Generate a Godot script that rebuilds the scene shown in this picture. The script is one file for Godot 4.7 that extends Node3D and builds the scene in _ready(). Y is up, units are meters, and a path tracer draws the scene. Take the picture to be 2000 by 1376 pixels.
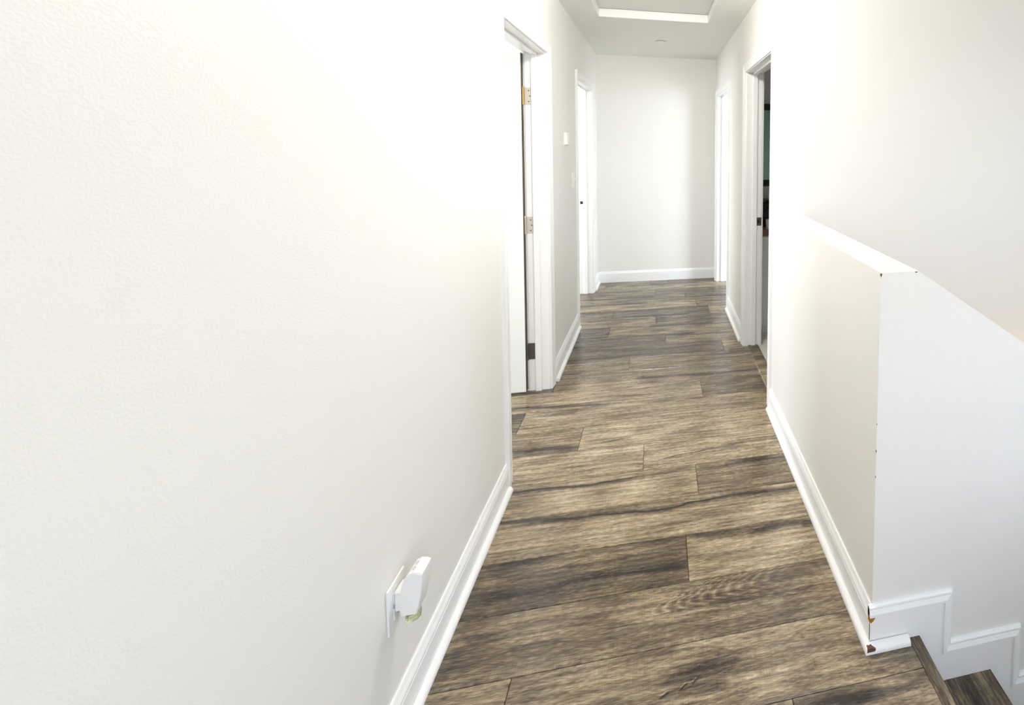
extends Node3D
# An upstairs hallway with plank floor, four doorways, a half wall and a stair going down.
# x runs across the hall (left wall face at 0, right wall face at W), y up, -z along the hall.

const W := 1.275
const H := 2.44
const T := 0.12
const END := 5.042       # depth of the end wall
const FRONT := 1.187     # depth of the half wall's stair side
const KNEE := 2.293      # depth of the stairwell's far wall
const HW := 1.13         # height of the half wall
const ROW0 := 1.2885     # depth of one plank seam
const ROW := 0.1908      # plank width
const BACK := -2.0       # depth of the wall behind the camera
const OUT := 4.6         # x of the stairwell's outer wall
const LOW := -2.7        # height of the lower floor
const RISE := 0.168
const RUN := 0.255
const NOSE := 1.432      # x of the top nosing's edge

var M := {}
var used := {}

# ------------------------------------------------------------------ helpers
func p3(x: float, y: float, d: float) -> Vector3:
	return Vector3(x, y, -d)

func numbered(called: String) -> String:
	if not used.has(called):
		used[called] = 0
		return called
	used[called] += 1
	return "%s_%03d" % [called, used[called]]

func mb() -> SurfaceTool:
	var st := SurfaceTool.new()
	st.begin(Mesh.PRIMITIVE_TRIANGLES)
	return st

func tri(st: SurfaceTool, a: Vector3, b: Vector3, c: Vector3, n: Vector3) -> void:
	if (b - a).cross(c - a).dot(n) > 0.0:
		var k := b
		b = c
		c = k
	for v in [a, b, c]:
		st.set_normal(n)
		st.set_uv(Vector2(v.x, v.z))
		st.add_vertex(v)

func quad(st: SurfaceTool, a: Vector3, b: Vector3, c: Vector3, d: Vector3, away: Vector3) -> void:
	var n := (c - a).cross(d - b)
	if n.length() < 1e-12:
		return
	n = n.normalized()
	if n.dot((a + b + c + d) * 0.25 - away) < 0.0:
		n = -n
	tri(st, a, b, c, n)
	tri(st, a, c, d, n)

func box(st: SurfaceTool, a: Vector3, b: Vector3) -> void:
	cbox(st, a, b, 0.0)

# a box with chamfered edges
func cbox(st: SurfaceTool, a: Vector3, b: Vector3, e: float) -> void:
	var lo := Vector3(minf(a.x, b.x), minf(a.y, b.y), minf(a.z, b.z))
	var hi := Vector3(maxf(a.x, b.x), maxf(a.y, b.y), maxf(a.z, b.z))
	var mid := (lo + hi) * 0.5
	var h := (hi - lo) * 0.5
	for ax in 3:
		var ay := (ax + 1) % 3
		var az := (ax + 2) % 3
		for s in [-1.0, 1.0]:
			var q := []
			for k in [[-1, -1], [1, -1], [1, 1], [-1, 1]]:
				var v := Vector3.ZERO
				v[ax] = s * h[ax]
				v[ay] = k[0] * (h[ay] - e)
				v[az] = k[1] * (h[az] - e)
				q.append(mid + v)
			quad(st, q[0], q[1], q[2], q[3], mid)
			if e > 0.0:
				for s2 in [-1.0, 1.0]:
					var r := []
					for k in [[0, -1], [0, 1], [1, 1], [1, -1]]:
						var v := Vector3.ZERO
						v[ax] = s * (h[ax] - (e if k[0] else 0.0))
						v[ay] = s2 * (h[ay] - (0.0 if k[0] else e))
						v[az] = k[1] * (h[az] - e)
						r.append(mid + v)
					quad(st, r[0], r[1], r[2], r[3], mid)
	if e > 0.0:
		for sx in [-1.0, 1.0]:
			for sy in [-1.0, 1.0]:
				for sz in [-1.0, 1.0]:
					var s := Vector3(sx, sy, sz)
					tri(st, mid + s * (h - Vector3(0, e, e)), mid + s * (h - Vector3(e, 0, e)), mid + s * (h - Vector3(e, e, 0)), s.normalized())

# a polygon (u, v) pushed along w, both ends cut square or mitred (the end moves by m * u)
func prism(st: SurfaceTool, poly: Array, o: Vector3, eu: Vector3, ev: Vector3, ew: Vector3, length: float, m0 := 0.0, m1 := 0.0) -> void:
	var n := poly.size()
	var flat := PackedVector2Array()
	var mid := Vector2.ZERO
	for q in poly:
		flat.append(q)
		mid += q / n
	var c := o + eu * mid.x + ev * mid.y + ew * length * 0.5
	var first := []
	var last := []
	for q in poly:
		var at: Vector3 = o + eu * q.x + ev * q.y
		first.append(at + ew * (m0 * q.x))
		last.append(at + ew * (length + m1 * q.x))
	var area := 0.0
	for i in n:
		var j := (i + 1) % n
		area += flat[i].cross(flat[j])
	for i in n:
		var j := (i + 1) % n
		var e: Vector2 = flat[j] - flat[i]
		var out2 := Vector2(e.y, -e.x) * signf(area)
		var nn := (eu * out2.x + ev * out2.y).normalized()
		if e.length() < 1e-9:
			continue
		tri(st, first[i], first[j], last[j], nn)
		tri(st, first[i], last[j], last[i], nn)
	var t := Geometry2D.triangulate_polygon(flat)
	var k := 0
	while k < t.size():
		tri(st, first[t[k]], first[t[k + 1]], first[t[k + 2]], -ew)
		tri(st, last[t[k]], last[t[k + 1]], last[t[k + 2]], ew)
		k += 3

# a profile (a sideways from the path, b off the wall) swept along a path in a plane, corners mitred; returns one SurfaceTool per leg
func sweep(path: Array, prof: Array, o: Vector3, ex: Vector3, ey: Vector3, en: Vector3) -> Array:
	var rings := []
	for i in path.size():
		var n1 := Vector2.ZERO
		var n2 := Vector2.ZERO
		if i > 0:
			var d: Vector2 = (path[i] - path[i - 1]).normalized()
			n1 = Vector2(-d.y, d.x)
		if i < path.size() - 1:
			var d2: Vector2 = (path[i + 1] - path[i]).normalized()
			n2 = Vector2(-d2.y, d2.x)
		if i == 0: n1 = n2
		if i == path.size() - 1: n2 = n1
		var m: Vector2 = (n1 + n2) / (1.0 + n1.dot(n2))
		var ring := []
		for q in prof:
			var at: Vector2 = path[i] + m * q.x
			ring.append(o + ex * at.x + ey * at.y + en * q.y)
		rings.append(ring)
	var made := []
	for i in path.size() - 1:
		var st := mb()
		var c := Vector3.ZERO
		for k in prof.size():
			c += (rings[i][k] + rings[i + 1][k]) / (2.0 * prof.size())
		for k in prof.size():
			var j := (k + 1) % prof.size()
			quad(st, rings[i][k], rings[i][j], rings[i + 1][j], rings[i + 1][k], c)
		var flat := PackedVector2Array(prof)
		var t := Geometry2D.triangulate_polygon(flat)
		var along: Vector3 = (rings[i + 1][0] - rings[i][0]).normalized()
		var k2 := 0
		while k2 < t.size():
			tri(st, rings[i][t[k2]], rings[i][t[k2 + 1]], rings[i][t[k2 + 2]], -along)
			tri(st, rings[i + 1][t[k2]], rings[i + 1][t[k2 + 1]], rings[i + 1][t[k2 + 2]], along)
			k2 += 3
		made.append(st)
	return made

# a profile (radius, height) turned about an axis
func lathe(st: SurfaceTool, prof: Array, o: Vector3, up: Vector3, seg := 28) -> void:
	var a := up.cross(Vector3(0.31, 0.2, 0.9)).normalized()
	var b := up.cross(a).normalized()
	for i in prof.size() - 1:
		var p: Vector2 = prof[i]
		var q: Vector2 = prof[i + 1]
		var e := q - p
		if e.length() < 1e-9:
			continue
		var nr := Vector2(e.y, -e.x).normalized()
		for s in seg:
			var d0 := a * cos(TAU * s / seg) + b * sin(TAU * s / seg)
			var d1 := a * cos(TAU * (s + 1) / seg) + b * sin(TAU * (s + 1) / seg)
			var v := [o + d0 * p.x + up * p.y, o + d1 * p.x + up * p.y, o + d1 * q.x + up * q.y, o + d0 * q.x + up * q.y]
			var n0 := (d0 * nr.x + up * nr.y)
			var n1 := (d1 * nr.x + up * nr.y)
			var nn := (n0 + n1).normalized()
			if p.x > 1e-6: tri(st, v[0], v[1], v[2], nn)
			if q.x > 1e-6: tri(st, v[0], v[2], v[3], nn)

func obj(called: String, st: SurfaceTool, mat: Material, parent: Node = null) -> MeshInstance3D:
	var o := MeshInstance3D.new()
	o.mesh = st.commit()
	o.material_override = mat
	o.cast_shadow = GeometryInstance3D.SHADOW_CASTING_SETTING_ON
	if parent == null:
		o.name = numbered(called)
		add_child(o)
	else:
		o.name = called
		parent.add_child(o, true)
	return o

func thing(called: String, label: String, category: String, group := "") -> Node3D:
	var o := Node3D.new()
	o.name = numbered(called)
	add_child(o)
	tag(o, label, category, group)
	return o

func tag(o: Node, label: String, category: String, group := "") -> Node:
	o.set_meta("label", label)
	o.set_meta("category", category)
	if group: o.set_meta("group", group)
	return o

func struct(called: String, label: String, category: String) -> Node3D:
	var o := thing(called, label, category)
	o.set_meta("kind", "structure")
	return o

func wall(called: String, label: String, boxes: Array, mat: Material) -> MeshInstance3D:
	var st := mb()
	for q in boxes:
		box(st, p3(q[0], q[2], q[4]), p3(q[1], q[3], q[5]))
	var o := obj(called, st, mat)
	tag(o, label, "wall")
	o.set_meta("kind", "structure")
	return o

func paint(c: Color, rough: float, spec := 0.5) -> StandardMaterial3D:
	var m := StandardMaterial3D.new()
	m.albedo_color = c
	m.roughness = rough
	m.metallic_specular = spec
	return m

func metal(c: Color, rough: float) -> StandardMaterial3D:
	var m := paint(c, rough)
	m.metallic = 1.0
	return m

# relief of rolled wall paint
func stipple(m: StandardMaterial3D, tex: Texture2D, size: float, strength: float) -> void:
	m.normal_enabled = true
	m.normal_texture = tex
	m.normal_scale = strength
	m.uv1_triplanar = true
	m.uv1_world_triplanar = true
	m.uv1_scale = Vector3.ONE / size

# ------------------------------------------------------------------ wood
const CELL_W := 1024
const CELL_H := 128
const COLS := 2
const CELLS := 32
var tone := PackedFloat32Array()
var hue := PackedFloat32Array()
var fine := PackedByteArray()
var mid := PackedByteArray()
var blot := PackedByteArray()
var saw := PackedByteArray()
var cell_span := {}     # cell -> [x0, x1] of the plank that wears it

func noise_bytes(sd: int, freq: float, w: int, h: int, octaves: int, to_w: int, to_h: int) -> PackedByteArray:
	var n := FastNoiseLite.new()
	n.seed = sd
	n.noise_type = FastNoiseLite.TYPE_SIMPLEX_SMOOTH
	n.frequency = freq
	n.fractal_octaves = octaves
	var im := n.get_image(w, h, false, false, true)
	im.convert(Image.FORMAT_L8)
	im.resize(to_w, to_h, Image.INTERPOLATE_CUBIC)
	return im.get_data()

func wood_fields() -> void:
	fine = noise_bytes(11, 0.46, 110, 1024, 2, 1024, 1024)
	mid = noise_bytes(12, 0.085, 56, 1024, 3, 1024, 1024)
	blot = noise_bytes(13, 0.03, 128, 256, 3, 1024, 1024)
	saw = noise_bytes(14, 0.5, 1024, 64, 2, 1024, 1024)
	tone.resize(CELL_W * COLS * CELL_H * CELLS / COLS)
	hue.resize(tone.size())

func cell_at(cell: int) -> int:
	return (cell / COLS) * CELL_H * CELL_W * COLS + (cell % COLS) * CELL_W

func wood_cell(cell: int, base: float, contrast: float, sd: int) -> void:
	var r := RandomNumberGenerator.new()
	r.seed = sd
	var oy := r.randi_range(0, 1023)
	var oy2 := r.randi_range(0, 1023)
	var oy3 := r.randi_range(0, 1023)
	var ox := r.randi_range(0, 1023)
	var start := cell_at(cell)
	var ka := 0.0019 * contrast
	var kb := 0.0015 * contrast
	var kc := 0.0012 * contrast
	for y in CELL_H:
		var i := start + y * CELL_W * COLS
		var rf := ((y * 3 + oy) & 1023) * 1024
		var rm := ((y + oy2) & 1023) * 1024
		var rb := ((y * 2 + oy3) & 1023) * 1024
		var rs := ((y + oy2) & 1023) * 1024
		for x in CELL_W:
			var k := (x + ox) & 2047
			if k > 1023: k = 2047 - k
			var b := blot[rb + k]
			tone[i + x] = base + (fine[rf + k] - 128) * ka + (mid[rm + k] - 128) * kb + (b - 128) * kc + (saw[rs + k] - 128) * 0.0007 * (1.0 if b > 110 else 0.2)
			hue[i + x] = (mid[rs + 1023 - k] - 128) * 0.004 + (fine[rb + k] - 128) * 0.004

func feat_uv(cell: int, x: float, v: float) -> Vector2:
	var s: Array = cell_span[cell]
	return Vector2((x - s[0]) / (s[1] - s[0]) * CELL_W, v * CELL_H)

# a dark (or, with a negative strength, pale) run along the grain through the points [x, v]
func streak(cell: int, pts: Array, width: float, strength: float, sd := 1) -> void:
	var q := []
	for p in pts:
		q.append(feat_uv(cell, p[0], p[1]))
	var start := cell_at(cell)
	for i in q.size() - 1:
		var a: Vector2 = q[i]
		var b: Vector2 = q[i + 1]
		for x in range(maxi(0, int(a.x)), mini(CELL_W, int(b.x))):
			var f: float = (x - a.x) / (b.x - a.x)
			var cy: float = lerpf(a.y, b.y, smoothstep(0.0, 1.0, f)) + (mid[((sd * 37) & 1023) * 1024 + x] - 128) * 0.045
			var w: float = width * (0.55 + fine[((sd * 91) & 1023) * 1024 + x] / 255.0 * 0.6 + mid[((sd * 53) & 1023) * 1024 + x] / 255.0 * 0.5)
			var fade: float = 1.0
			if i == 0: fade = minf(1.0, f * 3.0 + 0.15)
			if i == q.size() - 2: fade = minf(fade, (1.0 - f) * 3.0 + 0.15)
			for y in range(maxi(0, int(cy - w * 3.0)), mini(CELL_H, int(cy + w * 3.0))):
				var g: float = (y - cy) / w
				var k := start + y * CELL_W * COLS + x
				var rag: float = 0.6 + fine[(((y * 3 + sd * 17) & 1023)) * 1024 + x] / 255.0 * 0.8
				tone[k] -= strength * fade * exp(-g * g) * rag

func smudge(cell: int, x: float, v: float, rx: float, rv: float, strength: float) -> void:
	var c := feat_uv(cell, x, v)
	var s: Array = cell_span[cell]
	var px: float = rx / (s[1] - s[0]) * CELL_W
	var py: float = rv * CELL_H
	var start := cell_at(cell)
	for y in range(maxi(0, int(c.y - py * 2.2)), mini(CELL_H, int(c.y + py * 2.2))):
		for xx in range(maxi(0, int(c.x - px * 2.2)), mini(CELL_W, int(c.x + px * 2.2))):
			var dx: float = (xx - c.x) / px + (blot[((y * 2) & 1023) * 1024 + xx] - 128) * 0.008
			var dy: float = (y - c.y) / py + (mid[((y + 200) & 1023) * 1024 + xx] - 128) * 0.008
			var g := exp(-dx * dx - dy * dy)
			tone[start + y * CELL_W * COLS + xx] -= strength * g * (0.6 + fine[((y * 3) & 1023) * 1024 + xx] / 255.0 * 0.8)

# a split in the board: a thin dark line with pale flecks
func crack(cell: int, pts: Array, pale: bool, sd := 1) -> void:
	streak(cell, pts, 1.8, 0.5, sd)
	if pale:
		var up := []
		for p in pts:
			up.append([p[0], p[1] - 0.025])
		streak(cell, up, 0.8, -0.42, sd)

# arched growth rings round a point, open towards +x
func arches(cell: int, x: float, v: float, sd := 1) -> void:
	var c := feat_uv(cell, x, v)
	var start := cell_at(cell)
	for y in CELL_H:
		for xx in range(maxi(0, int(c.x - 40)), CELL_W):
			var dx: float = xx - c.x
			var dy: float = (y - c.y + dx * 0.085) + (mid[((y + sd) & 1023) * 1024 + xx] - 128) * 0.035
			var spread: float = 13.0 + maxf(dx, 0.0) * 0.018
			var reach: float = dx - dy * dy / spread * (2.6 if dy > 0 else 1.7)
			if reach < 0.0:
				continue
			var fade: float = minf(1.0, reach / 8.0) * clampf(1.0 - (reach - 150.0) / 330.0, 0.0, 1.0)
			var ring := sin(reach * 0.23 + reach * reach * -0.00009)
			var body: float = clampf(1.0 - absf(reach - 110.0) / 150.0, 0.0, 1.0)
			tone[start + y * CELL_W * COLS + xx] += (0.17 * pow(maxf(ring, 0.0), 2.0) - 0.10 * maxf(-ring, 0.0)) * fade - 0.12 * body * fade

func wood_texture() -> Array:
	var ramp := [Color8(40, 34, 28), Color8(70, 60, 49), Color8(102, 89, 72), Color8(139, 123, 99), Color8(177, 159, 131), Color8(208, 193, 166)]
	var lut := PackedInt32Array()
	for i in 256:
		var f := i / 255.0 * (ramp.size() - 1)
		var c: Color = ramp[int(f)].lerp(ramp[mini(int(f) + 1, ramp.size() - 1)], f - int(f))
		lut.append_array([int(c.r * 255), int(c.g * 255), int(c.b * 255)])
	var n := tone.size()
	var px := PackedByteArray()
	px.resize(n * 3)
	var relief := PackedByteArray()
	relief.resize(n)
	for i in n:
		var t := clampi(int(tone[i] * 255.0), 0, 255)
		var h := int(hue[i] * 8.0)
		var k := t * 3
		px[i * 3] = clampi(lut[k] + h, 0, 255)
		px[i * 3 + 1] = lut[k + 1]
		px[i * 3 + 2] = clampi(lut[k + 2] - h, 0, 255)
		relief[i] = t
	var im := Image.create_from_data(CELL_W * COLS, n / (CELL_W * COLS), false, Image.FORMAT_RGB8, px)
	var bump := Image.create_from_data(CELL_W * COLS, n / (CELL_W * COLS), false, Image.FORMAT_L8, relief)
	bump.convert(Image.FORMAT_RGBA8)
	bump.bump_map_to_normal_map(1.6)
	return [ImageTexture.create_from_image(im), ImageTexture.create_from_image(bump)]

# one floorboard with eased edges, its top showing a cell of the wood picture
func board(st: SurfaceTool, x0: float, x1: float, d0: float, d1: float, top: float, thick: float, cell: int, flip := false, from := 0.0, e := 0.0016) -> void:
	var g := 0.0007
	var a := Vector3(x0 + g, top, -d1 + g)
	var b := Vector3(x1 - g, top - thick, -d0 - g)
	var u0 := float((cell % COLS) * CELL_W + 3) / (CELL_W * COLS)
	var u1 := float((cell % COLS + 1) * CELL_W - 3) / (CELL_W * COLS)
	var hh := CELL_H * CELLS / COLS
	var v0 := float((cell / COLS) * CELL_H + 2) / hh
	var v1 := float((cell / COLS + 1) * CELL_H - 2) / hh
	var part := minf(1.0, (x1 - x0) / 1.35)
	u0 += (u1 - u0) * from * (1.0 - part)
	u1 = u0 + float(CELL_W - 6) / (CELL_W * COLS) * part
	if flip:
		var s := u0
		u0 = u1
		u1 = s
	var put := func(p: Vector3, n: Vector3):
		st.set_normal(n)
		st.set_uv(Vector2(lerpf(u0, u1, clampf((p.x - a.x) / (b.x - a.x), 0, 1)), lerpf(v0, v1, clampf((p.z - a.z) / (b.z - a.z), 0, 1))))
		st.add_vertex(p)
	var face := func(q: Array, n: Vector3):
		for k in [[0, 1, 2], [0, 2, 3]]:
			var t := [q[k[0]], q[k[1]], q[k[2]]]
			if (t[1] - t[0]).cross(t[2] - t[0]).dot(n) > 0.0:
				t = [t[0], t[2], t[1]]
			for p in t: put.call(p, n)
	var o := [Vector3(a.x, top - e, a.z), Vector3(b.x, top - e, a.z), Vector3(b.x, top - e, b.z), Vector3(a.x, top - e, b.z)]
	var i := [Vector3(a.x + e, top, a.z + e), Vector3(b.x - e, top, a.z + e), Vector3(b.x - e, top, b.z - e), Vector3(a.x + e, top, b.z - e)]
	face.call(i, Vector3.UP)
	var ns := [Vector3(0, 0, -1), Vector3(1, 0, 0), Vector3(0, 0, 1), Vector3(-1, 0, 0)]
	for k in 4:
		var j := (k + 1) % 4
		face.call([i[k], i[j], o[j], o[k]], (ns[k] + Vector3.UP).normalized())
		face.call([o[k], o[j], o[j] - Vector3(0, thick - e, 0), o[k] - Vector3(0, thick - e, 0)], ns[k])

# ------------------------------------------------------------------ building blocks
func base_profile() -> Array:
	return [Vector2(0, 0), Vector2(0.014, 0), Vector2(0.014, 0.084), Vector2(0.0125, 0.0852), Vector2(0.0125, 0.0872), Vector2(0.0138, 0.0885), Vector2(0.0138, 0.094), Vector2(0.0118, 0.100), Vector2(0.0085, 0.107), Vector2(0.0062, 0.1145), Vector2(0.0045, 0.118), Vector2(0, 0.118)]

func shoe_profile() -> Array:
	var q := [Vector2(0.0135, 0), Vector2(0.032, 0)]
	for i in 6:
		var a := PI / 2 * (i + 1) / 6.0
		q.append(Vector2(0.014 + 0.018 * cos(a), 0.002 + 0.018 * sin(a)))
	q.append(Vector2(0.0135, 0.020))
	return q

# a run of baseboard along a wall: from depth d0 to d1 on the plane x, facing side (+1 = +x)
func base_run(parent: Node3D, x: float, side: float, d0: float, d1: float, m0 := 0.0, s0 := 0.0, s1 := 0.0) -> void:
	var st := mb()
	prism(st, base_profile(), p3(x, 0, d0), Vector3(side, 0, 0), Vector3.UP, Vector3(0, 0, -1), d1 - d0, m0)
	obj("board", st, M.trim, parent)
	st = mb()
	prism(st, shoe_profile(), p3(x, 0, d0 + s0), Vector3(side, 0, 0), Vector3.UP, Vector3(0, 0, -1), d1 - d0 - s0 - s1, m0)
	obj("shoe_moulding", st, M.trim, parent)

func casing_profile(side := 1.0) -> Array:
	var q := [Vector2(0, 0), Vector2(0, 0.009), Vector2(0.003, 0.0115), Vector2(0.010, 0.012), Vector2(0.013, 0.0105), Vector2(0.020, 0.0125), Vector2(0.040, 0.0165), Vector2(0.046, 0.0165), Vector2(0.048, 0.0185), Vector2(0.057, 0.0185), Vector2(0.060, 0.016), Vector2(0.060, 0)]
	if side < 0:
		for i in q.size(): q[i] = Vector2(-q[i].x, q[i].y)
	return q

# jambs, stops and casing of a doorway in the wall face x; side = +1 when the hall lies towards +x of that face
func doorway(n: int, label: String, x: float, side: float, c0: float, c1: float, top: float) -> Node3D:
	var root := struct("trim_%d" % n, label, "door frame")
	var path := [Vector2(c0, 0), Vector2(c0, top), Vector2(c1, top), Vector2(c1, 0)]
	var legs := sweep(path, casing_profile(), p3(x, 0, 0), Vector3(0, 0, -1), Vector3.UP, Vector3(side, 0, 0))
	for k in 3:
		obj(["casing_side", "casing_head", "casing_side"][k], legs[k], M.trim, root)
	var far := x - side * T
	legs = sweep(path, casing_profile(), p3(far, 0, 0), Vector3(0, 0, -1), Vector3.UP, Vector3(-side, 0, 0))
	for k in 3:
		obj(["casing_side", "casing_head", "casing_side"][k], legs[k], M.trim, root)
	var r := 0.005
	var st := mb()
	cbox(st, p3(x, 0, c0 - 0.013), p3(far, top + 0.013, c0 + r), 0.001)
	obj("jamb", st, M.trim, root)
	st = mb()
	cbox(st, p3(x, 0, c1 + 0.013), p3(far, top + 0.013, c1 - r), 0.001)
	obj("jamb", st, M.trim, root)
	st = mb()
	cbox(st, p3(x, top - r, c0 + r), p3(far, top + 0.013, c1 - r), 0.001)
	obj("jamb_head", st, M.trim, root)
	var s0 := x - side * 0.048
	var s1 := x - side * 0.082
	st = mb()
	cbox(st, p3(s0, 0, c0 + r), p3(s1, top - r, c0 + r + 0.011), 0.0015)
	obj("door_stop", st, M.trim, root)
	st = mb()
	cbox(st, p3(s0, 0, c1 - r), p3(s1, top - r, c1 - r - 0.011), 0.0015)
	obj("door_stop", st, M.trim, root)
	st = mb()
	cbox(st, p3(s0, top - r - 0.011, c0 + r), p3(s1, top - r, c1 - r), 0.0015)
	obj("door_stop", st, M.trim, root)
	return root

# a window in a wall of constant x or constant depth: frame, sash bars, glass and the daylight that comes in
func window(n: int, label: String, at: Vector3, inward: Vector3, w: float, h: float, energy: float, tint: Color) -> void:
	var root := struct("window_%d" % n, label, "window")
	var right := Vector3.UP.cross(inward).normalized()
	var o := at - right * (w / 2)
	var path := [Vector2(0, 0), Vector2(w, 0), Vector2(w, h), Vector2(0, h), Vector2(0, 0)]
	var legs := sweep(path, [Vector2(0, -0.08), Vector2(0, 0.01), Vector2(0.05, 0.01), Vector2(0.05, -0.08)], o, right, Vector3.UP, inward)
	for l in legs: obj("frame", l, M.trim, root)
	var st := mb()
	var m0 := at - right * 0.018 - inward * 0.05
	box(st, m0, at + right * 0.018 + Vector3.UP * h - inward * 0.02)
	obj("mullion", st, M.trim, root)
	st = mb()
	box(st, o - inward * 0.038, o + right * w + Vector3.UP * h - inward * 0.034)
	obj("pane", st, M.glass, root)
	var l := AreaLight3D.new()
	l.area_size = Vector2(w - 0.1, h - 0.1)
	l.light_energy = energy
	l.light_color = tint
	l.area_normalize_energy = true
	l.area_range = 14.0
	l.shadow_enabled = true
	add_child(l)
	l.name = "window_%d_daylight" % n
	var up := Vector3.UP
	l.global_transform = Transform3D(Basis(right, up, -inward), at + Vector3.UP * h * 0.5 + inward * 0.03)

# ------------------------------------------------------------------ the scene
func _ready() -> void:
	# camera
	var cam := Camera3D.new()
	cam.name = "camera"
	cam.projection = Camera3D.PROJECTION_FRUSTUM
	cam.near = 0.05
	cam.far = 60.0
	cam.size = 0.05 * 1376.0 / 883.957
	cam.frustum_offset = Vector2((1000.0 - 1459.146) / 883.957, -(688.0 - 334.223) / 883.957) * 0.05
	add_child(cam)
	cam.global_transform = Transform3D(Basis(Vector3(0.98121791, 0.00989344, 0.19264871), Vector3(0.00096629, 0.99841933, -0.05619527), Vector3(-0.19290016, 0.05532596, 0.97965737)).orthonormalized(), Vector3(0.64479, 1.49079, 0.0))
	cam.current = true
	# sky and exposure
	var env := Environment.new()
	env.background_mode = Environment.BG_SKY
	var sky := Sky.new()
	var sm := ProceduralSkyMaterial.new()
	sm.sky_top_color = Color(0.55, 0.70, 0.95)
	sm.sky_horizon_color = Color(0.86, 0.91, 0.97)
	sm.ground_horizon_color = Color(0.55, 0.56, 0.52)
	sm.ground_bottom_color = Color(0.35, 0.36, 0.32)
	sm.sky_energy_multiplier = 1.6
	sky.sky_material = sm
	env.sky = sky
	env.tonemap_mode = Environment.TONE_MAPPER_LINEAR
	env.tonemap_exposure = 1.62
	env.sdfgi_enabled = true
	env.ssao_enabled = true
	env.ssil_enabled = true
	var we := WorldEnvironment.new()
	we.name = "world"
	we.environment = env
	add_child(we)
	make_materials()
	# windows with their daylight
	window(1, "wide window in the wall facing the hallway", p3(1.7, 0.75, BACK), Vector3(0, 0, -1), 2.4, 1.4, 2.0, Color(1.0, 0.96, 0.91))
	window(2, "bedroom window beyond the doorway with the open door", p3(-3.0, 0.6, 2.55), Vector3(1, 0, 0), 1.3, 1.6, 5.5, Color(0.96, 0.98, 1.0))
	window(3, "window of the room beyond the far left doorway", p3(-3.0, 0.8, 4.15), Vector3(1, 0, 0), 1.2, 1.3, 6.5, Color(0.96, 0.98, 1.0))
	window(4, "window of the room beyond the far right doorway", p3(4.2, 0.3, 3.45), Vector3(-1, 0, 0), 1.0, 1.9, 11.0, Color(0.92, 0.96, 1.0))
	window(5, "high landing window in the outer stairwell wall", p3(OUT, 1.1, -0.6), Vector3(-1, 0, 0), 1.6, 1.1, 2.2, Color(0.87, 0.935, 1.0))
	hall_lamp()
	shell()
	floors()
	frames()
	baseboards()
	stairs()
	small_things()
	bathroom()

func make_materials() -> void:
	var n := FastNoiseLite.new()
	n.seed = 5
	n.frequency = 0.05
	n.fractal_octaves = 3
	var im := n.get_seamless_image(512, 512)
	im.convert(Image.FORMAT_RGBA8)
	im.bump_map_to_normal_map(5.0)
	var tex := ImageTexture.create_from_image(im)
	M.wall = paint(Color(0.924, 0.917, 0.897), 0.5)
	stipple(M.wall, tex, 0.17, 0.16)
	M.ceiling = paint(Color(0.95, 0.95, 0.93), 0.85)
	stipple(M.ceiling, tex, 0.2, 0.25)
	M.trim = paint(Color(0.955, 0.955, 0.95), 0.32)
	M.door = paint(Color(0.95, 0.955, 0.95), 0.35)
	M.plastic = paint(Color(0.95, 0.95, 0.94), 0.3)
	M.plastic_grey = paint(Color(0.78, 0.78, 0.78), 0.4)
	M.dark = paint(Color(0.05, 0.05, 0.05), 0.5)
	M.slot = paint(Color(0.12, 0.11, 0.1), 0.6)
	M.chip = paint(Color(0.66, 0.42, 0.10), 0.6)
	M.chip_brown = paint(Color(0.36, 0.24, 0.17), 0.7)
	M.chip_dark = paint(Color(0.20, 0.15, 0.12), 0.8)
	M.nickel = metal(Color(0.82, 0.78, 0.74), 0.5)
	M.nickel.metallic = 0.6
	M.edge = paint(Color(0.26, 0.20, 0.11), 0.6)
	M.brass = metal(Color(0.72, 0.62, 0.36), 0.35)
	M.steel = metal(Color(0.45, 0.43, 0.42), 0.35)
	M.tile = paint(Color(0.82, 0.81, 0.77), 0.25)
	M.grout = paint(Color(0.55, 0.54, 0.51), 0.9)
	M.vanity = paint(Color(0.93, 0.93, 0.94), 0.3)
	M.counter = paint(Color(0.47, 0.34, 0.25), 0.4)
	M.black = paint(Color(0.03, 0.03, 0.03), 0.35)
	M.mirror = metal(Color(0.62, 0.76, 0.69), 0.04)
	M.carpet = paint(Color(0.70, 0.67, 0.62), 0.95)
	M.sub = paint(Color(0.16, 0.12, 0.09), 0.9)
	M.glass = StandardMaterial3D.new()
	M.glass.albedo_color = Color(0.95, 0.98, 1.0, 0.08)
	M.glass.roughness = 0.02
	M.glass.transparency = BaseMaterial3D.TRANSPARENCY_ALPHA
	M.vial = StandardMaterial3D.new()
	M.vial.albedo_color = Color(0.88, 0.91, 0.78, 0.03)
	M.vial.roughness = 0.03
	M.vial.refraction_enabled = true
	M.vial.refraction_scale = 0.045
	M.lamp_warm = paint(Color(1, 0.9, 0.75), 0.4)
	M.lamp_warm.emission_enabled = true
	M.lamp_warm.emission = Color(1, 0.78, 0.46)
	M.lamp_warm.emission_energy_multiplier = 1.5
	M.lamp = paint(Color(1, 0.98, 0.94), 0.4)
	M.lamp.emission_enabled = true
	M.lamp.emission = Color(1, 0.93, 0.80)
	M.lamp.emission_energy_multiplier = 1.5

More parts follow.
